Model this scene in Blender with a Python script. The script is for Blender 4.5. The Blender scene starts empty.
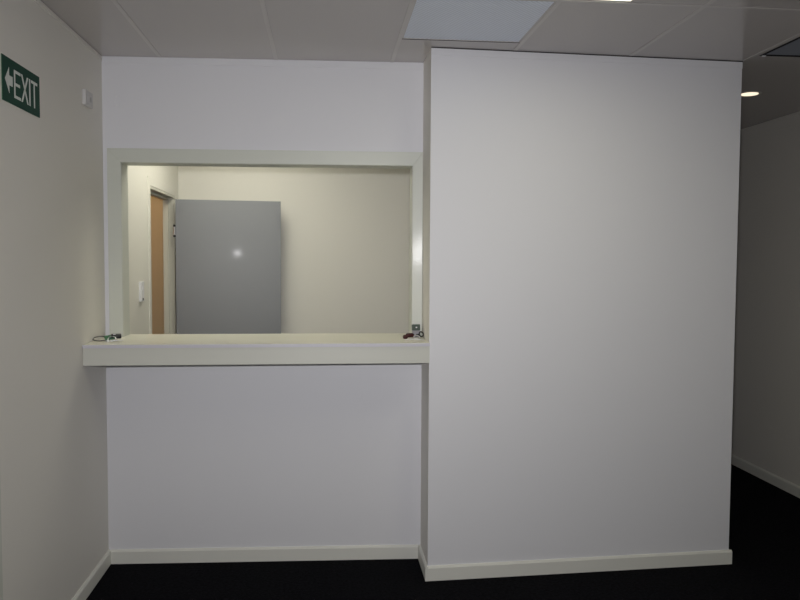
import bpy, bmesh, math, random
from mathutils import Vector, Matrix
random.seed(7)
scene = bpy.context.scene
C = scene.collection

# ------------------------------------------------------------------ materials
def mat(name, col, rough=0.5, spec=0.5, bump=0.0, bscale=200.0, bdist=0.001, metallic=0.0,
        noise=0.0, nscale=6.0, emit=None, estr=0.0, coat=0.0, crough=.05, trans=0.0):
    m = bpy.data.materials.new(name); m.use_nodes = True
    nt = m.node_tree; b = nt.nodes['Principled BSDF']
    b.inputs['Base Color'].default_value = (*col, 1)
    b.inputs['Roughness'].default_value = rough
    b.inputs['Specular IOR Level'].default_value = spec
    b.inputs['Metallic'].default_value = metallic
    b.inputs['Coat Weight'].default_value = coat; b.inputs['Coat Roughness'].default_value = crough
    b.inputs['Transmission Weight'].default_value = trans
    tc = nt.nodes.new('ShaderNodeTexCoord')
    if noise:
        n = nt.nodes.new('ShaderNodeTexNoise'); n.inputs['Scale'].default_value = nscale
        n.inputs['Detail'].default_value = 4
        mx = nt.nodes.new('ShaderNodeMix'); mx.data_type = 'RGBA'
        mx.inputs['A'].default_value = (*[c * (1 - noise) for c in col], 1)
        mx.inputs['B'].default_value = (*[min(1, c * (1 + noise)) for c in col], 1)
        nt.links.new(tc.outputs['Object'], n.inputs['Vector'])
        nt.links.new(n.outputs['Fac'], mx.inputs['Factor'])
        nt.links.new(mx.outputs['Result'], b.inputs['Base Color'])
    if bump:
        n2 = nt.nodes.new('ShaderNodeTexNoise'); n2.inputs['Scale'].default_value = bscale
        n2.inputs['Detail'].default_value = 2
        bp = nt.nodes.new('ShaderNodeBump'); bp.inputs['Strength'].default_value = bump
        bp.inputs['Distance'].default_value = bdist
        nt.links.new(tc.outputs['Object'], n2.inputs['Vector'])
        nt.links.new(n2.outputs['Fac'], bp.inputs['Height'])
        nt.links.new(bp.outputs['Normal'], b.inputs['Normal'])
        if coat: nt.links.new(bp.outputs['Normal'], b.inputs['Coat Normal'])
    if emit:
        b.inputs['Emission Color'].default_value = (*emit, 1)
        b.inputs['Emission Strength'].default_value = estr
    return m

M = {}
M['wall_white'] = mat('white_wall_paint', (.80, .803, .842), .62, .35, .10, 260, .001)
M['wall_cream'] = mat('cream_wall_paint', (.80, .778, .735), .62, .35, .10, 260, .001)
M['wall_inner'] = mat('pale_cream_wall_paint', (.80, .785, .715), .6, .35, .10, 260, .001)
M['wall_tan'] = mat('tan_wall_paint', (.59, .49, .33), .6, .3, .10, 260, .001)
M['ceiling'] = mat('ceiling_panel_vinyl', (.525, .495, .487), .16, .40)
M['tbar'] = mat('ceiling_bar_enamel', (.58, .555, .54), .25, .4)
M['trim'] = mat('cream_gloss_enamel', (.655, .675, .615), .42, .4, .5, 110, .0006, coat=.06, crough=.10)
M['board'] = mat('cream_baseboard_enamel', (.80, .80, .745), .42, .4, .1, 60, .0008)
M['counter_top'] = mat('cream_laminate', (.80, .785, .67), .35, .45)
M['counter_edge'] = mat('cream_counter_enamel', (.65, .655, .60), .34, .45)
M['edge_white'] = mat('white_laminate_edge', (.64, .63, .69), .35, .45)
M['door_grey'] = mat('grey_door_enamel', (.235, .245, .26), .38, .4, coat=.007, crough=.07)
M['frame_metal'] = mat('door_frame_enamel', (.62, .62, .54), .4, .4)
M['green'] = mat('exit_sign_green', (.010, .062, .040), .6, .15)
M['green_edge'] = mat('exit_sign_edge', (.06, .15, .09), .5, .3)
M['sign_white'] = mat('exit_sign_white', (.70, .74, .70), .4, .4)
M['plastic_white'] = mat('white_plastic', (.85, .85, .86), .35, .5)
M['plastic_dull'] = mat('off_white_plastic', (.66, .65, .65), .5, .3)
M['plastic_grey'] = mat('grey_plastic', (.12, .12, .12), .4, .5)
M['steel'] = mat('polished_steel', (.85, .85, .86), .32, .5, metallic=1.0)
M['dark_steel'] = mat('dark_steel', (.16, .15, .15), .35, .5, metallic=.6)
M['black'] = mat('black_plastic', (.012, .012, .014), .3, .5)
M['tag_green'] = mat('green_key_tag', (.012, .13, .05), .35, .5)
M['red_leather'] = mat('dark_red_leather', (.045, .004, .005), .45, .4, .4, 180, .001)
M['remote_grey'] = mat('dark_grey_green_plastic', (.075, .10, .085), .4, .45)
M['remote_light'] = mat('light_grey_plastic', (.36, .35, .39), .4, .45)
M['grille'] = mat('grille_enamel', (.20, .215, .25), .45, .4)
M['duct_shade_dark'] = mat('dark_duct_and_shade', (.02, .02, .022), .8, .2)  # grille duct and frame; also the shade painted at ceiling gaps
M['diff_on'] = mat('lit_light_diffuser', (.9, .9, .85), .5, .3, emit=(1.0, .955, .72), estr=8.2)
M['diff_on_inner'] = mat('lit_inner_light_diffuser', (.9, .9, .85), .5, .3, emit=(1.0, .965, .82), estr=6.2)
M['lamp_warm'] = mat('warm_lamp_lens', (.9, .85, .8), .5, .3, emit=(1.0, .85, .62), estr=1.2)
M['lamp_side'] = mat('amber_lamp_lens', (.9, .85, .8), .5, .3, emit=(1.0, .72, .42), estr=13.0)

# carpet
def carpet():
    m = bpy.data.materials.new('dark_carpet'); m.use_nodes = True
    nt = m.node_tree; b = nt.nodes['Principled BSDF']
    tc = nt.nodes.new('ShaderNodeTexCoord')
    v = nt.nodes.new('ShaderNodeTexVoronoi'); v.inputs['Scale'].default_value = 240
    n = nt.nodes.new('ShaderNodeTexNoise'); n.inputs['Scale'].default_value = 70; n.inputs['Detail'].default_value = 5
    r = nt.nodes.new('ShaderNodeValToRGB')
    r.color_ramp.elements[0].position = .35; r.color_ramp.elements[0].color = (.0035, .0036, .005, 1)
    r.color_ramp.elements[1].position = .75; r.color_ramp.elements[1].color = (.011, .0112, .0145, 1)
    nt.links.new(tc.outputs['Object'], v.inputs['Vector']); nt.links.new(tc.outputs['Object'], n.inputs['Vector'])
    nt.links.new(n.outputs['Fac'], r.inputs['Fac']); nt.links.new(r.outputs['Color'], b.inputs['Base Color'])
    bp = nt.nodes.new('ShaderNodeBump'); bp.inputs['Strength'].default_value = .8; bp.inputs['Distance'].default_value = .004
    nt.links.new(v.outputs['Distance'], bp.inputs['Height']); nt.links.new(bp.outputs['Normal'], b.inputs['Normal'])
    b.inputs['Roughness'].default_value = 1; b.inputs['Specular IOR Level'].default_value = .05
    return m
M['carpet'] = carpet()

# prismatic diffuser of the switched-off light: small raised pyramids
def prismatic():
    m = bpy.data.materials.new('prismatic_light_diffuser'); m.use_nodes = True
    nt = m.node_tree; b = nt.nodes['Principled BSDF']
    b.inputs['Base Color'].default_value = (.80, .87, 1.0, 1)
    b.inputs['Roughness'].default_value = .25; b.inputs['Specular IOR Level'].default_value = .5
    tc = nt.nodes.new('ShaderNodeTexCoord')
    mp = nt.nodes.new('ShaderNodeMapping'); mp.inputs['Rotation'].default_value = (0, 0, math.radians(45))
    w1 = nt.nodes.new('ShaderNodeTexWave'); w1.inputs['Scale'].default_value = 22; w1.bands_direction = 'X'
    w2 = nt.nodes.new('ShaderNodeTexWave'); w2.inputs['Scale'].default_value = 22; w2.bands_direction = 'Y'
    ad = nt.nodes.new('ShaderNodeMath'); ad.operation = 'ADD'
    bp = nt.nodes.new('ShaderNodeBump'); bp.inputs['Strength'].default_value = .35; bp.inputs['Distance'].default_value = .003
    nt.links.new(tc.outputs['Object'], mp.inputs['Vector'])
    for w in (w1, w2): nt.links.new(mp.outputs['Vector'], w.inputs['Vector'])
    nt.links.new(w1.outputs['Fac'], ad.inputs[0]); nt.links.new(w2.outputs['Fac'], ad.inputs[1])
    nt.links.new(ad.outputs[0], bp.inputs['Height']); nt.links.new(bp.outputs['Normal'], b.inputs['Normal'])
    return m
M['prism'] = prismatic()

def window_glass():
    m = bpy.data.materials.new('window_glass'); m.use_nodes = True
    nt = m.node_tree; nt.nodes.remove(nt.nodes['Principled BSDF'])
    t = nt.nodes.new('ShaderNodeBsdfTransparent'); g = nt.nodes.new('ShaderNodeBsdfGlossy')
    g.inputs['Roughness'].default_value = .02
    f = nt.nodes.new('ShaderNodeFresnel'); f.inputs['IOR'].default_value = 1.45
    mx = nt.nodes.new('ShaderNodeMixShader')
    nt.links.new(f.outputs[0], mx.inputs[0]); nt.links.new(t.outputs[0], mx.inputs[1]); nt.links.new(g.outputs[0], mx.inputs[2])
    nt.links.new(mx.outputs[0], nt.nodes['Material Output'].inputs['Surface'])
    return m
M['glass'] = window_glass()

# ------------------------------------------------------------------ mesh helpers
def box(bm, x0, x1, y0, y1, z0, z1, bev=0.0, seg=2):
    r = bmesh.ops.create_cube(bm, size=1.0)
    vs = r['verts']
    for v in vs:
        v.co = Vector(((x0 + x1) / 2 + v.co.x * (x1 - x0), (y0 + y1) / 2 + v.co.y * (y1 - y0), (z0 + z1) / 2 + v.co.z * (z1 - z0)))
    if bev:
        es = list({e for v in vs for e in v.link_edges})
        bmesh.ops.bevel(bm, geom=es, offset=bev, segments=seg, profile=.5, affect='EDGES')

def prism(bm, pts, z0, z1, bev=0.0, seg=2):
    lo = [bm.verts.new((p[0], p[1], z0)) for p in pts]
    hi = [bm.verts.new((p[0], p[1], z1)) for p in pts]
    n = len(pts)
    fs = [bm.faces.new(lo[::-1]), bm.faces.new(hi)]
    for i in range(n):
        fs.append(bm.faces.new((lo[i], lo[(i + 1) % n], hi[(i + 1) % n], hi[i])))
    bmesh.ops.recalc_face_normals(bm, faces=fs)
    if bev:
        es = list({e for f in fs for e in f.edges})
        bmesh.ops.bevel(bm, geom=es, offset=bev, segments=seg, profile=.5, affect='EDGES')

def sweep(bm, quads_a, quads_b, bev=0.0, seg=3):
    """a solid between two end polygons of equal length (lists of 3-D points)"""
    a = [bm.verts.new(p) for p in quads_a]; b = [bm.verts.new(p) for p in quads_b]
    n = len(a)
    fs = [bm.faces.new(a[::-1]), bm.faces.new(b)]
    for i in range(n):
        fs.append(bm.faces.new((a[i], a[(i + 1) % n], b[(i + 1) % n], b[i])))
    bmesh.ops.recalc_face_normals(bm, faces=fs)
    if bev:
        es = list({e for f in fs for e in f.edges})
        bmesh.ops.bevel(bm, geom=es, offset=bev, segments=seg, profile=.5, affect='EDGES')

def cyl(bm, c, r, z0, z1, seg=32, bev=0.0, mtx=None):
    pts = [(c[0] + r * math.cos(2 * math.pi * i / seg), c[1] + r * math.sin(2 * math.pi * i / seg)) for i in range(seg)]
    prism(bm, pts, z0, z1, bev)

def tube(bm, path, r, closed=False, seg=8):
    n = len(path); rings = []
    path = [Vector(p) for p in path]
    for i, p in enumerate(path):
        a = path[(i - 1) % n] if (closed or i > 0) else p
        b = path[(i + 1) % n] if (closed or i < n - 1) else p
        t = (b - a).normalized()
        up = Vector((0, 0, 1)) if abs(t.z) < .9 else Vector((1, 0, 0))
        s = t.cross(up).normalized(); u = s.cross(t)
        rings.append([bm.verts.new(p + r * (math.cos(2 * math.pi * k / seg) * s + math.sin(2 * math.pi * k / seg) * u)) for k in range(seg)])
    m = n if closed else n - 1
    fs = []
    for i in range(m):
        A, B = rings[i], rings[(i + 1) % n]
        for k in range(seg):
            fs.append(bm.faces.new((A[k], A[(k + 1) % seg], B[(k + 1) % seg], B[k])))
    if not closed:
        fs.append(bm.faces.new(rings[0][::-1])); fs.append(bm.faces.new(rings[-1]))
    bmesh.ops.recalc_face_normals(bm, faces=fs)

def obj(name, bm, m, parent=None, smooth=False, mtx=None):
    me = bpy.data.meshes.new(name)
    if mtx is not None: bmesh.ops.transform(bm, matrix=mtx, verts=bm.verts)
    bm.to_mesh(me); bm.free()
    me.materials.append(M[m] if isinstance(m, str) else m)
    if smooth:
        for p in me.polygons: p.use_smooth = True
    o = bpy.data.objects.new(name, me); C.objects.link(o)
    if parent is not None: o.parent = parent
    return o

def struct(name, bm, m, parent=None, **k):
    o = obj(name, bm, m, parent, **k)
    if parent is None: o['kind'] = 'structure'
    return o

def thing(name, label, cat, loc=(0, 0, 0), rz=0.0, group=None):
    o = bpy.data.objects.new(name, None); C.objects.link(o)
    o.empty_display_size = .05
    o.location = loc; o.rotation_euler = (0, 0, rz)
    o['label'] = label; o['category'] = cat
    if group: o['group'] = group
    return o

def tag(o, label, cat, group=None):
    o['label'] = label; o['category'] = cat
    if group: o['group'] = group
    return o

# ------------------------------------------------------------------ setting
H = 2.6                      # ceiling height
XL, XB, XR = -1.117, 0.507, 3.186
BA = (XL, 4.040); BBp = (XB, 3.976)          # face line of the wall with the hatch
KA = (XB, 3.688); KB = (2.112, 3.764)        # face line of the projecting wall
T = .11
def bw(x, off=0.0):          # point on the hatch wall, pushed off towards the room
    t = (x - BA[0]) / (BBp[0] - BA[0])
    return (x, BA[1] + t * (BBp[1] - BA[1]) - off)
def kw(x, off=0.0):
    t = (x - KA[0]) / (KB[0] - KA[0])
    return (x, KA[1] + t * (KB[1] - KA[1]) - off)
HX0, HX1, HZ = -1.026, .453, 2.070           # hatch opening
CT = 1.1835                                   # counter top height
BACK = 6.05                                  # back wall of the room beyond
DY0, DY1, DZ = 5.09, 5.872, 2.035            # doorway in the room beyond

bm = bmesh.new(); box(bm, -3.0, XR + .1, -2.6, 8.1, -.06, 0); struct('floor', bm, 'carpet')

# ceiling with openings for the recessed fittings
holes = [(.352, .907, 2.988, 3.568), (.925, 1.200, 1.76, 2.962), (2.135, 2.70, 3.09, 3.652), (-.85, -.25, 4.32, 5.52)]
xs = sorted({-3.0, XR + .1} | {v for h in holes for v in h[:2]})
ys = sorted({-2.6, 8.1} | {v for h in holes for v in h[2:]})
bm = bmesh.new()
for i in range(len(xs) - 1):
    run = None
    for j in range(len(ys)):
        solid = False
        if j < len(ys) - 1:
            cx, cy = (xs[i] + xs[i + 1]) / 2, (ys[j] + ys[j + 1]) / 2
            solid = not any(h[0] < cx < h[1] and h[2] < cy < h[3] for h in holes)
        if solid and run is None: run = ys[j]
        if not solid and run is not None:
            box(bm, xs[i], xs[i + 1], run, ys[j], H, H + .09); run = None
struct('ceiling', bm, 'ceiling')

# walls
bm = bmesh.new()
box(bm, XL - .1, XL, -2.5, 1.80, 0, H); box(bm, XL - .1, XL, 2.63, 4.15, 0, H); box(bm, XL - .1, XL, 1.80, 2.63, 2.05, H)
struct('wall_left', bm, 'wall_cream')
bm = bmesh.new()
def bwbox(x0, x1, z0, z1):
    a, b = bw(x0), bw(x1)
    prism(bm, [a, b, (b[0], b[1] + T), (a[0], a[1] + T)], z0, z1)
bwbox(XL, XB, 0, 1.082); bwbox(XL, XB, HZ, H); bwbox(XL, HX0, 1.082, HZ); bwbox(HX1, XB, 1.082, HZ)
struct('wall_back', bm, 'wall_white')
bm = bmesh.new()
prism(bm, [KA, KB, (KB[0], KB[1] + .1), (KA[0] + .1, KA[1] + .1)], 0, H)
struct('wall_front', bm, 'wall_white')
bm = bmesh.new()
prism(bm, [KA, (KA[0] + .1, KA[1] + .1), (XB + .1, 4.10), (XB, 4.10)], 0, H)
struct('wall_return', bm, 'wall_cream')
bm = bmesh.new(); box(bm, 2.012, 2.112, 3.8645, 8, 0, H); struct('wall_passage', bm, 'wall_cream')
bm = bmesh.new(); box(bm, XR, XR + .1, -2.5, 8, 0, H); struct('wall_right', bm, 'wall_cream')
bm = bmesh.new(); box(bm, 2.112, XR, 8, 8.1, 0, H); struct('wall_end', bm, 'wall_cream')
bm = bmesh.new()
box(bm, XL - .078, XL, 4.15, DY0 - .02, 0, H); box(bm, XL - .078, XL, DY1 + .02, BACK, 0, H); box(bm, XL - .078, XL, DY0 - .02, DY1 + .02, DZ + .02, H)
struct('wall_inner_left', bm, 'wall_inner')
bm = bmesh.new(); box(bm, XL - .1, 2.012, BACK, BACK + .1, 0, H); struct('wall_inner_back', bm, 'wall_inner')
bm = bmesh.new()
box(bm, -2.9, XL - .078, 6.5, 6.6, 0, H); box(bm, -3.0, -2.9, 4.4, 6.6, 0, H); box(bm, -2.9, XL - .078, 4.4, 4.5, 0, H)
box(bm, XL - .1, XL, BACK + .1, 6.6, 0, H)
struct('wall_side', bm, 'wall_tan')
# wall behind the camera, with the window that lets daylight in
WX0, WX1, WZ0, WZ1 = .4, 2.6, .95, 2.15
bm = bmesh.new()
box(bm, XL, XR, -2.6, -2.5, 0, WZ0); box(bm, XL, XR, -2.6, -2.5, WZ1, H)
box(bm, XL, WX0, -2.6, -2.5, WZ0, WZ1); box(bm, WX1, XR, -2.6, -2.5, WZ0, WZ1)
struct('wall_rear', bm, 'wall_white')
w = bpy.data.objects.new('window_1', None); C.objects.link(w); w.location = ((WX0 + WX1) / 2, -2.55, WZ0); w['kind'] = 'structure'
bm = bmesh.new()
hw, hh = (WX1 - WX0) / 2, WZ1 - WZ0
box(bm, -hw, hw, -.03, .03, 0, .05, .004); box(bm, -hw, hw, -.03, .03, hh - .05, hh, .004)
for x in (-hw, -.025, hw - .05): box(bm, x, x + .05, -.029, .029, .048, hh - .048, .004)
obj('window_frame', bm, 'trim', w)
for s in (-1, 1):
    bm = bmesh.new(); x0, x1 = (-hw + .05, -.025) if s < 0 else (.025, hw - .05)
    box(bm, x0, x1, -.003, .003, .05, hh - .05); obj('window_pane', bm, 'glass', w)

# baseboards: square board with an eased top edge
def board(bm, p, q, h=.073, t=.013):
    """p, q: face line on the wall; the board stands off to the left-hand side of p->q reversed (towards the room)"""
    p, q = Vector((*p, 0)), Vector((*q, 0)); d = (q - p).normalized(); n = Vector((d.y, -d.x, 0))
    prof = [(0, 0), (t, 0), (t, h - .010), (t - .007, h), (0, h)]
    A = [p + n * o + Vector((0, 0, z)) for o, z in prof]; B = [q + n * o + Vector((0, 0, z)) for o, z in prof]
    sweep(bm, A, B)
g = .013
bm = bmesh.new(); board(bm, (XL, 2.712), (XL, BA[1])); struct('baseboard_left', bm, 'board')
bm = bmesh.new(); board(bm, bw(XL + g), bw(XB - g)); struct('baseboard_back', bm, 'board')
bm = bmesh.new(); board(bm, bw(XB), (XB, KA[1] - g)); struct('baseboard_return', bm, 'board')
bm = bmesh.new(); board(bm, KA, (KB[0] + g, kw(KB[0] + g)[1])); struct('baseboard_front', bm, 'board')
bm = bmesh.new(); board(bm, (KB[0], KB[1]), (KB[0], 8)); struct('baseboard_passage', bm, 'board')
bm = bmesh.new(); board(bm, (XR, 8), (XR, -2.5)); struct('baseboard_right', bm, 'board')

# flat strips where the walls meet the ceiling
k = 0
def trim(bm, m, **kw_):
    global k
    k += 1
    return struct('trim_%d' % k, bm, m, **kw_)
def strip(p, q, m, h=.036, t=.004):
    bm = bmesh.new()
    p, q = Vector((*p, 0)), Vector((*q, 0)); d = (q - p).normalized(); n = Vector((d.y, -d.x, 0))
    prof = [(0, H - h), (t, H - h), (t, H - .0045), (0, H - .0045)]
    sweep(bm, [p + n * o + Vector((0, 0, z)) for o, z in prof], [q + n * o + Vector((0, 0, z)) for o, z in prof])
    trim(bm, m)
strip((XL, 0), (XL, BA[1]), 'wall_cream', .022, .004)
strip(bw(XL + .004), bw(XB), 'wall_white')
strip(kw(XB), kw(KB[0]), 'wall_white')
def painted_shadow_gap(p, q):  # solid dark strip, paints the shade between wall top and ceiling
    bm = bmesh.new()
    p, q = Vector((*p, 0)), Vector((*q, 0)); d = (q - p).normalized(); n = Vector((d.y, -d.x, 0))
    prof = [(0, H - .0028), (.0055, H - .0028), (.0055, H), (0, H)]
    sweep(bm, [p + n * o + Vector((0, 0, z)) for o, z in prof], [q + n * o + Vector((0, 0, z)) for o, z in prof])
    trim(bm, 'duct_shade_dark')
painted_shadow_gap(kw(XB), kw(KB[0]))
strip((XR, 8), (XR, 0), 'wall_cream', .022, .004)

# ceiling T-bars (cover strips between the panels)
def tbar(x0, x1, y0, y1):
    bm = bmesh.new(); box(bm, x0, x1, y0, y1, H - .0025, H, .0008, 1); trim(bm, 'tbar')
hw_ = .010
for x, y0, y1 in ((-.827, -2.5, 4.02), (-.246, -2.5, 4.0), (.343, -2.5, 3.98)):
    tbar(x - hw_, x + hw_, y0, y1)
tbar(.916 - hw_, .916 + hw_, -2.5, 3.69); tbar(1.508 - hw_, 1.508 + hw_, -2.5, 3.72); tbar(2.112 - hw_ , 2.112 + hw_, -2.5, 3.74)
for x0, x1 in ((.3515, .9075), (.9245, 1.4995), (1.5165, 2.1035)):
    tbar(x0, x1, 2.970, 2.986)
tbar(2.1205, XR, 3.062, 3.080)

# ------------------------------------------------------------------ hatch: splayed architraves and lining
hatch = bpy.data.objects.new('window_2', None); C.objects.link(hatch); hatch.location = (0, 0, 0); hatch['kind'] = 'structure'
ti, to = .012, .0168
def arch_v(x_in, x_out, z0, z1, slab):
    bm = bmesh.new()
    f = [bw(x_in), bw(x_in, ti), bw(x_out, to), bw(x_out)]
    # mitred top
    sweep(bm, [(p[0], p[1], z0) for p in f], [(p[0], p[1], z1 + (slab if i in (2, 3) else 0)) for i, p in enumerate(f)], .0015, 2)
    obj('architrave', bm, 'trim', hatch)
ZA = 2.140
arch_v(HX0, -1.093, CT, HZ, ZA - HZ)
arch_v(HX1, XB - .001, CT, HZ, ZA - HZ)
bm = bmesh.new()
A = [(*bw(HX0), HZ), (*bw(HX0, ti), HZ), (*bw(-1.093, to), ZA), (*bw(-1.093), ZA)]
B = [(*bw(HX1), HZ), (*bw(HX1, ti), HZ), (*bw(XB - .001, to), ZA), (*bw(XB - .001), ZA)]
sweep(bm, A, B, .0015, 2); obj('architrave', bm, 'trim', hatch)
L = .016
for x0, x1 in ((HX0, HX0 + .0005), (HX1 - .0005, HX1)):
    bm = bmesh.new(); a, b = bw(x0), bw(x1)
    prism(bm, [(a[0], a[1] + .0), (b[0], b[1] + .0), (b[0], b[1] + T + .012), (a[0], a[1] + T + .012)], CT, HZ)
    obj('lining', bm, 'trim', hatch)
bm = bmesh.new(); a, b = bw(HX0), bw(HX1)
prism(bm, [a, b, (b[0], b[1] + T + .012), (a[0], a[1] + T + .012)], HZ - .0005, HZ); obj('lining', bm, 'trim', hatch)

# counter
ct = thing('service_counter', 'long cream counter with white front edge, built into the hatch opening', 'counter', (-.305, 3.66, 1.0855))
def cpoly(front):
    pts = [(XL + .001, front), (XB - .001, front)]
    pts += [bw(XB - .001, .0005), bw(HX1 - .001, .0005), (HX1 - .001, 4.165), (HX0 + .001, 4.165), bw(HX0 + .001, .0005), bw(XL + .001, .0005)]
    return [(x + .305, y - 3.66) for x, y in pts]
bm = bmesh.new(); prism(bm, cpoly(3.664), 0, CT - .016 - 1.0855); obj('counter_body', bm, 'counter_edge', ct)
bm = bmesh.new(); prism(bm, cpoly(3.656), CT - .016 - 1.0855, CT - 1.0855); obj('worktop', bm, 'counter_top', ct)
bm = bmesh.new(); box(bm, XL + .001 + .305, XB - .001 + .305, 3.6545 - 3.66, 3.656 - 3.66, CT - .016 - 1.0855, CT - .0005 - 1.0855)
e = obj('edge_band', bm, 'edge_white', ct); e['label'] = 'white laminate edge strip'

# ------------------------------------------------------------------ doors
# door of the room beyond, standing open against its back wall
door = bpy.data.objects.new('door_1', None); C.objects.link(door); door['kind'] = 'structure'
door.location = (-1.094, 5.802, 0); door.rotation_euler = (0, 0, math.atan(.112))
bm = bmesh.new(); box(bm, 0, .768, 0, .037,   .012, 2.022, .0015, 2); obj('leaf', bm, 'door_grey', door)
for zc in (1.79, .25):
    bm = bmesh.new()
    cyl(bm, (-.008, -.004), .0075, zc - .030, zc + .030, 16)
    h_ = obj('hinge', bm, 'steel', door)
    for dz in (-.045, .032):
        bm = bmesh.new(); cyl(bm, (-.008, -.004), .0085, zc + dz - (.002 if dz > 0 else 0), zc + dz + .014, 16); c_ = obj('hinge_cap', bm, 'black', h_)
# steel frame of that doorway
fr = bpy.data.objects.new('door_2', None); C.objects.link(fr); fr['kind'] = 'structure'; fr.location = (XL, DY0, 0)
def fbox(name, m, *a, bev=.0015):
    bm = bmesh.new(); x0, x1, y0, y1, z0, z1 = a
    box(bm, x0 - XL, x1 - XL, y0 - DY0, y1 - DY0, z0, z1, bev); return obj(name, bm, m, fr)
fbox('jamb', 'frame_metal', XL - .078, XL + .003, DY0 - .018, DY0, 0, DZ)
fbox('jamb', 'frame_metal', XL - .078, XL + .003, DY1, DY1 + .018, 0, DZ)
fbox('door_stop', 'frame_metal', XL - .078, XL - .040, DY1 - .016, DY1 + .001, 0, DZ - .016)
fbox('door_stop', 'frame_metal', XL - .078, XL - .040, DY0 - .001, DY0 + .016, 0, DZ - .016)
fbox('head', 'frame_metal', XL - .078, XL + .003, DY0 - .018, DY1 + .018, DZ, DZ + .018)
fbox('door_stop', 'frame_metal', XL - .078, XL - .040, DY0, DY1, DZ - .016, DZ)
for a in ((XL, XL + .005, DY0 - .070, DY0 - .018, 0, DZ + .075), (XL, XL + .005, DY0 - .018, DY1 + .018, DZ + .018, DZ + .075)):
    fbox('architrave', 'wall_inner', *a)

# door of the front room in the left wall, just short of the exit sign
d3 = bpy.data.objects.new('door_3', None); C.objects.link(d3); d3['kind'] = 'structure'; d3.location = (XL, 2.215, 0)
bm = bmesh.new(); box(bm, -.05, -.013, -.41, .41, .01, 2.045, .002); lf = obj('leaf', bm, 'wall_cream', d3)
for y0, y1, z0, z1 in ((.415, .490, 0, 2.122), (-.490, -.415, 0, 2.122), (-.415, .415, 2.05, 2.122)):
    bm = bmesh.new(); box(bm, 0, .015, y0, y1, z0, z1, .003); obj('architrave', bm, 'trim', d3)
bm = bmesh.new(); tube(bm, [(-.013, .35, 1.0), (.045, .35, 1.0), (.045, .25, 1.0)], .009, seg=12); obj('door_handle', bm, 'steel', d3)

# ------------------------------------------------------------------ exit sign
SY0, SY1, SZ0, SZ1 = 2.808, 3.160, 2.134, 2.293
sg = thing('exit_sign', 'green EXIT sign with white arrow pointing left, on the left wall', 'sign', (XL, SY0 + .010, SZ0 - .0005))
bm = bmesh.new(); box(bm, .0002, .003, 0, SY1 - SY0, 0, SZ1 - SZ0, .0008, 1); p_ = obj('sign_panel', bm, 'green_edge', sg)
bm = bmesh.new(); box(bm, .003, .0036, .001, SY1 - SY0 - .001, .001, SZ1 - SZ0 - .001); obj('sign_face', bm, 'green', sg)
SH = SZ1 - SZ0
def glyph(name, polys):
    bm = bmesh.new()
    for poly in polys:
        A = [(.0036, y - SY0, z * SH) for y, z in poly]; B = [(.0042, y - SY0, z * SH) for y, z in poly]
        sweep(bm, A, B)
    return obj(name, bm, 'sign_white', sg)
zb, zt, sw = .17, .80, .0105
szz = sw / SH
glyph('arrow', [[(2.830, .50), (2.866, .79), (2.866, .61), (2.896, .61), (2.896, .39), (2.866, .39), (2.866, .21)]])
def R_(y0, y1, z0, z1): return [(y0, z0), (y1, z0), (y1, z1), (y0, z1)]
glyph('letter_e', [R_(2.909, 2.909 + sw * 1.1, zb, zt), R_(2.909 + sw * 1.1, 2.969, zt - szz, zt), R_(2.909 + sw * 1.1, 2.963, .485 - szz / 2, .485 + szz / 2), R_(2.909 + sw * 1.1, 2.969, zb, zb + szz)])
glyph('letter_x', [[(2.974, zb), (2.974 + sw * 1.25, zb), (3.044, zt), (3.044 - sw * 1.25, zt)],
                   [(3.044 - sw * 1.25, zb), (3.044, zb), (3.009 + sw * .62, .485), (3.009 - sw * .62, .485)],
                   [(3.009 - sw * .62, .485), (3.009 + sw * .62, .485), (2.974 + sw * 1.25, zt), (2.974, zt)]])
glyph('letter_i', [R_(3.051, 3.051 + sw * 1.15, zb, zt)])
glyph('letter_t', [R_(3.071, 3.134, zt - szz, zt), R_(3.1025 - sw * .55, 3.1025 + sw * .55, zb, zt - szz)])

# white wall boxes
pl = thing('wall_sensor', 'small white box on the left wall near the corner, right of the exit sign', 'sensor', (XL, 3.77, 2.331))
bm = bmesh.new(); box(bm, .0002, .017, -.055, .055, -.036, .036, .003, 3); obj('casing', bm, 'plastic_dull', pl)
bm = bmesh.new(); box(bm, .017, .0195, -.028, .040, -.020, .020, .001); obj('cover', bm, 'plastic_dull', pl)
bm = bmesh.new(); box(bm, .0195, .0202, .010, .016, -.012, .010); obj('slot', bm, 'plastic_grey', pl)
bm = bmesh.new()
a = bw(-1.045)
bp = thing('blank_plate', 'small painted-over plate high on the white wall above the hatch', 'plate', (a[0], a[1], 2.378), math.atan2(BBp[1] - BA[1], BBp[0] - BA[0]))
box(bm, -.017, .017, -.003, -.0002, -.030, .030, .0015, 2); obj('cover', bm, 'wall_white', bp)
for dz in (-.021, .021):
    bm = bmesh.new(); box(bm, -.003, .003, -.0038, -.003, dz - .003, dz + .003, .0003, 1); obj('screw', bm, 'plastic_white', bp)

# light switch in the room beyond
sw_ = thing('light_switch', 'narrow white light switch on the cream wall beside the inner doorway', 'switch', (XL, 4.79, 1.385))
bm = bmesh.new(); box(bm, .0002, .016, -.036, .036, -.060, .060, .002, 2); obj('plate', bm, 'plastic_white', sw_)
bm = bmesh.new(); box(bm, .016, .020, -.010, .010, .006, .034, .001); obj('rocker', bm, 'plastic_white', sw_)
bm = bmesh.new(); box(bm, .016, .0195, -.010, .010, -.055, -.040, .001); obj('indicator', bm, 'plastic_grey', sw_)

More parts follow.
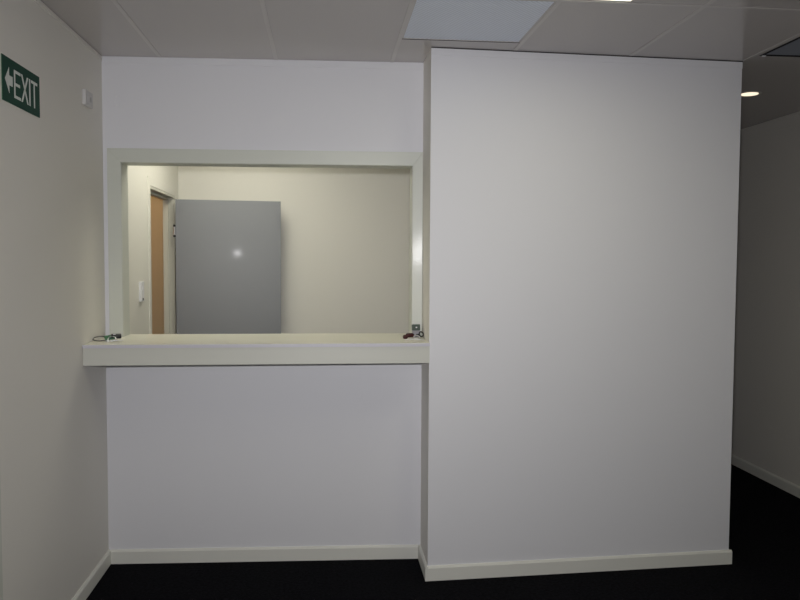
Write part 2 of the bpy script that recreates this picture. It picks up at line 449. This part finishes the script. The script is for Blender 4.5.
# ------------------------------------------------------------------ ceiling fittings
def troffer(name, label, hole, diff, depth=.010, rim=.014, m_rim='tbar', cat='ceiling light', shadow_line=False):
    x0, x1, y0, y1 = hole
    e = .0006
    x0 += e; x1 -= e; y0 += e; y1 -= e
    cx, cy = (x0 + x1) / 2, (y0 + y1) / 2; a, b = (x1 - x0) / 2, (y1 - y0) / 2
    t = thing(name, label, cat, (cx, cy, H))
    bm = bmesh.new(); box(bm, -a, a, -b, b, depth + .004, .08); obj('housing', bm, 'tbar', t)
    bm = bmesh.new()
    for q in ((-a, -a + rim, -b, b), (a - rim, a, -b, b), (-a + rim, a - rim, -b, -b + rim), (-a + rim, a - rim, b - rim, b)):
        box(bm, *q, 0, depth + .004)
    obj('frame', bm, m_rim, t)
    bm = bmesh.new(); box(bm, -a + rim, a - rim, -b + rim, b - rim, depth, depth + .004); obj('diffuser', bm, diff, t)
    if shadow_line:  # thin dark strip painting the shadow gap behind the light's frame
        bm = bmesh.new(); box(bm, -a + .001, a - .001, b - .005, b - .001, -.002, -.0002); gk = obj('shadow_line', bm, 'duct_shade_dark', t); gk['label'] = 'shadow line painted as a dark strip along the far edge'
    return t
troffer('ceiling_light', 'square ceiling light, switched off, with bluish prismatic diffuser, in front of the hatch wall', holes[0], 'prism', .003, .006, shadow_line=True)
troffer('ceiling_light', 'lit ceiling light glowing pale yellow at the top edge of the photo', holes[1], 'diff_on', .006, .008)
troffer('ceiling_light', 'warm ceiling light of the room beyond the hatch, behind the hatch header', holes[3], 'diff_on_inner', .006, .012)

# dark air grille over the passage
x0, x1, y0, y1 = holes[2]
cx, cy = (x0 + x1) / 2, (y0 + y1) / 2; a, b = (x1 - x0) / 2 - .0006, (y1 - y0) / 2 - .0006
gr = thing('air_grille', 'dark slatted air grille in the ceiling over the passage', 'grille', (cx, cy, H))
bm = bmesh.new(); box(bm, -a, a, -b, b, .05, .08); obj('duct_back', bm, 'duct_shade_dark', gr)
bm = bmesh.new(); rim = .016
for q in ((-a, -a + rim, -b, b), (a - rim, a, -b, b), (-a + rim, a - rim, -b, -b + rim), (-a + rim, a - rim, b - rim, b)):
    box(bm, *q, -.0005, .05)
obj('frame', bm, 'duct_shade_dark', gr)
n = 22
for i in range(n):
    y = -b + rim + (i + .5) * (2 * b - 2 * rim) / n
    bm = bmesh.new()
    prof = [(y + .011, .003), (y + .0095, .003), (y - .009, .017), (y - .0075, .017)]
    sweep(bm, [(-a + rim, p, z) for p, z in prof], [(a - rim, p, z) for p, z in prof])
    obj('slat', bm, 'grille', gr)
for dx in (-a + .02, -a + .225):
    bm = bmesh.new(); box(bm, dx - .008, dx + .008, b - .014, b - .002, -.0055, -.0005, .001); obj('clip', bm, 'plastic_white', gr)

# downlight in the passage
dl = thing('downlight', 'round recessed downlight glowing warm white in the passage ceiling', 'ceiling light', (2.56, 4.47, H))
bm = bmesh.new()
N = 40
for i in range(N):
    t0, t1 = 2 * math.pi * i / N, 2 * math.pi * (i + 1) / N
    prof = [(.050, -.002), (.066, -.004), (.070, -.0005), (.050, -.0005)]
    A = [(r * math.cos(t0), r * math.sin(t0), z) for r, z in prof]; B = [(r * math.cos(t1), r * math.sin(t1), z) for r, z in prof]
    va = [bm.verts.new(p) for p in A]; vb = [bm.verts.new(p) for p in B]
    for q in range(4): bm.faces.new((va[q], vb[q], vb[(q + 1) % 4], va[(q + 1) % 4]))
bmesh.ops.remove_doubles(bm, verts=bm.verts, dist=1e-5); bmesh.ops.recalc_face_normals(bm, faces=bm.faces)
obj('trim_ring', bm, 'tbar', dl)
bm = bmesh.new(); cyl(bm, (0, 0), .050, -.004, -.0005, 40); obj('lens', bm, 'lamp_warm', dl)

# lamp of the side room behind the inner doorway
sl = thing('downlight', 'amber downlight of the side room behind the inner doorway', 'ceiling light', (-1.75, 5.75, H))
bm = bmesh.new(); cyl(bm, (0, 0), .22, -.02, -.0005, 40, .004); obj('base', bm, 'tbar', sl)
bm = bmesh.new(); cyl(bm, (0, 0), .20, -.055, -.02, 40, .008); obj('lens', bm, 'lamp_side', sl)

# ------------------------------------------------------------------ keys on the counter
def ring_path(c, r, n=28, tilt=0.0, rz=0.0, sq=1.0):
    out = []
    for i in range(n):
        t = 2 * math.pi * i / n
        p = Vector((r * math.cos(t), sq * r * math.sin(t), 0))
        p = Matrix.Rotation(rz, 3, 'Z') @ Matrix.Rotation(tilt, 3, 'X') @ p
        out.append(Vector(c) + p)
    return out
def key(parent, loc, rz, head_m, tilt=0.0, z=.0015):
    """flat key: bow with a hole, shaft with cut teeth"""
    mtx = Matrix.Translation(loc) @ Matrix.Rotation(rz, 4, 'Z') @ Matrix.Rotation(tilt, 4, 'Y')
    bm = bmesh.new()
    pts = [(.010, -.004), (.040, -.004), (.044, -.001), (.041, .002), (.038, .004), (.035, .002), (.032, .004), (.029, .0025), (.026, .004), (.022, .002), (.018, .004), (.010, .004)]
    prism(bm, pts, -.0011, .0011)
    kk = obj('key', bm, 'steel', parent, mtx=mtx)
    bm = bmesh.new(); nn = 20
    pr = []
    for i in range(nn):
        t0, t1 = 2 * math.pi * i / nn, 2 * math.pi * (i + 1) / nn
        pr = [(.004, -.0022), (.0125, -.0022), (.0125, .0022), (.004, .0022)]
        va = [bm.verts.new((r * math.cos(t0), r * .85 * math.sin(t0), zz)) for r, zz in pr]
        vb = [bm.verts.new((r * math.cos(t1), r * .85 * math.sin(t1), zz)) for r, zz in pr]
        for q in range(4): bm.faces.new((va[q], vb[q], vb[(q + 1) % 4], va[(q + 1) % 4]))
    bmesh.ops.remove_doubles(bm, verts=bm.verts, dist=1e-5); bmesh.ops.recalc_face_normals(bm, faces=bm.faces)
    obj('key_bow', bm, head_m, kk, mtx=mtx)
    return kk

kb = thing('key_bunch', 'bunch of keys with a green tag at the left end of the counter', 'keys', (-1.064, 3.83, CT))
bm = bmesh.new(); tube(bm, ring_path((-.020, .0, .0115), .034, tilt=.26, rz=.1, sq=.9), .0030, True); obj('key_ring', bm, 'dark_steel', kb, smooth=True)
bm = bmesh.new(); box(bm, -.022, .022, -.030, .030, -.003, .003, .002); obj('key_tag', bm, 'tag_green', kb, mtx=Matrix.Translation((.022, .0, .017)) @ Matrix.Rotation(.35, 4, 'Z') @ Matrix.Rotation(-.16, 4, 'Y') @ Matrix.Rotation(.22, 4, 'X'))
bm = bmesh.new(); box(bm, -.024, .024, -.014, .014, -.009, .009, .005, 4); obj('key_fob', bm, 'black', kb, smooth=True, mtx=Matrix.Translation((.054, .002, .023)) @ Matrix.Rotation(.3, 4, 'Z') @ Matrix.Rotation(.3, 4, 'X'))
bm = bmesh.new(); box(bm, -.006, .006, -.0035, .0035, .007, .0085, .0008); obj('fob_button', bm, 'plastic_white', kb, mtx=Matrix.Translation((.046, .000, .025)) @ Matrix.Rotation(.3, 4, 'Z') @ Matrix.Rotation(.3, 4, 'X'))
key(kb, (.030, -.050, .006), .35, 'steel'); key(kb, (.052, -.028, .006), .1, 'black')
bm = bmesh.new(); tube(bm, ring_path((.042, -.030, .013), .018, tilt=.6), .0024, True); obj('key_ring', bm, 'steel', kb, smooth=True)

kr = thing('key_bunch', 'bunch of keys with a dark red fob at the right end of the counter', 'keys', (.438, 3.86, CT))
bm = bmesh.new()
box(bm, -.022, .020, -.013, .013, 0, .021, .009, 4); bmesh.ops.translate(bm, verts=bm.verts, vec=(-.006, .0, .008))
box(bm, -.044, -.020, -.012, .012, 0, .021, .009, 4)
bmesh.ops.rotate(bm, verts=bm.verts, cent=(0, 0, 0), matrix=Matrix.Rotation(.25, 3, 'Z'))
f_ = obj('key_fob', bm, 'red_leather', kr, smooth=True); f_['label'] = 'dark red leather fob'
bm = bmesh.new(); tube(bm, ring_path((.054, .02, .0215), .0125, tilt=1.25, rz=.5), .0036, True); obj('key_ring', bm, 'black', kr, smooth=True)
bm = bmesh.new(); tube(bm, ring_path((.026, -.022, .011), .015, tilt=.55, rz=.2), .0022, True); obj('key_ring', bm, 'steel', kr, smooth=True)
key(kr, (.016, -.045, .004), -.45, 'steel'); key(kr, (.028, -.080, .004), -1.0, 'steel'); key(kr, (-.004, -.050, .004), -2.6, 'steel')
rm = thing('remote_control', 'small upright grey remote leaning on the right side of the hatch frame', 'remote', (.472, 3.925, CT), .15)
T_ = Matrix.Rotation(-.16, 4, 'X')
bm = bmesh.new(); box(bm, -.020, .020, -.008, .008, .001, .036, .003, 3); obj('lower_body', bm, 'remote_light', rm, mtx=T_)
bm = bmesh.new(); box(bm, -.021, .021, -.009, .009, .036, .068, .003, 3); obj('upper_body', bm, 'remote_grey', rm, mtx=T_)
bm = bmesh.new(); box(bm, -.004, .004, -.011, -.009, .048, .055, .001); obj('button', bm, 'plastic_white', rm, mtx=T_)
bm = bmesh.new(); box(bm, -.004, .015, -.010, -.008, .006, .018, .001); obj('keypad', bm, 'black', rm, mtx=T_)

# ------------------------------------------------------------------ light
world = bpy.data.worlds.new('World'); scene.world = world; world.use_nodes = True
bg = world.node_tree.nodes['Background']
sky = world.node_tree.nodes.new('ShaderNodeTexSky'); sky.sky_type = 'HOSEK_WILKIE'; sky.turbidity = 3.0
sky.sun_direction = (.3, .6, .75)
world.node_tree.links.new(sky.outputs['Color'], bg.inputs['Color'])
bg.inputs['Strength'].default_value = 0.9
def area(name, loc, rot, sx, sy, power, col=(1, 1, 1), portal=False):
    l = bpy.data.lights.new(name, 'AREA'); l.shape = 'RECTANGLE'; l.size = sx; l.size_y = sy; l.energy = power; l.color = col
    o = bpy.data.objects.new(name, l); C.objects.link(o); o.location = loc; o.rotation_euler = rot
    if portal: l.cycles.is_portal = True
    return o
area('window_portal', ((WX0 + WX1) / 2, -2.52, (WZ0 + WZ1) / 2), (math.radians(90), 0, 0), WX1 - WX0, WZ1 - WZ0, 1, portal=True)

# ------------------------------------------------------------------ camera and its flash
f, yaw, pitch, roll, ch = 766.3, .0981, -.0519, .0051, 1.5827
cy, sy = math.cos(yaw), math.sin(yaw)
fwd = Vector((sy, cy, 0)); right = Vector((cy, -sy, 0)); up = Vector((0, 0, 1))
f2 = math.cos(pitch) * fwd + math.sin(pitch) * up; u2 = -math.sin(pitch) * fwd + math.cos(pitch) * up
r3 = math.cos(roll) * right + math.sin(roll) * u2; u3 = -math.sin(roll) * right + math.cos(roll) * u2
cd = bpy.data.cameras.new('camera'); cam = bpy.data.objects.new('camera', cd); C.objects.link(cam)
mw = Matrix((( r3.x, u3.x, -f2.x, 0), (r3.y, u3.y, -f2.y, 0), (r3.z, u3.z, -f2.z, ch), (0, 0, 0, 1)))
cam.matrix_world = mw
cd.sensor_width = 36; cd.lens = f / 800 * 36; cd.clip_start = .02
scene.camera = cam
fl = area('camera_flash', (0, 0, 0), (0, 0, 0), .055, .03, 17.1, (1.0, .985, 1.0))
fl.data.spread = math.radians(105)
fl.matrix_world = Matrix.Translation(Vector((0, 0, ch)) + u3 * .095 + f2 * .03) @ Matrix.Rotation(math.radians(2.0), 4, 'Z') @ mw.to_3x3().to_4x4()

scene.cycles.use_denoising = True
scene.cycles.max_bounces = 8
vs = scene.view_settings
scene.display_settings.display_device = 'sRGB'
vs.view_transform = 'Standard'; vs.look = 'None'; vs.gamma = 1; vs.use_curve_mapping = False
vs.exposure = 0.0
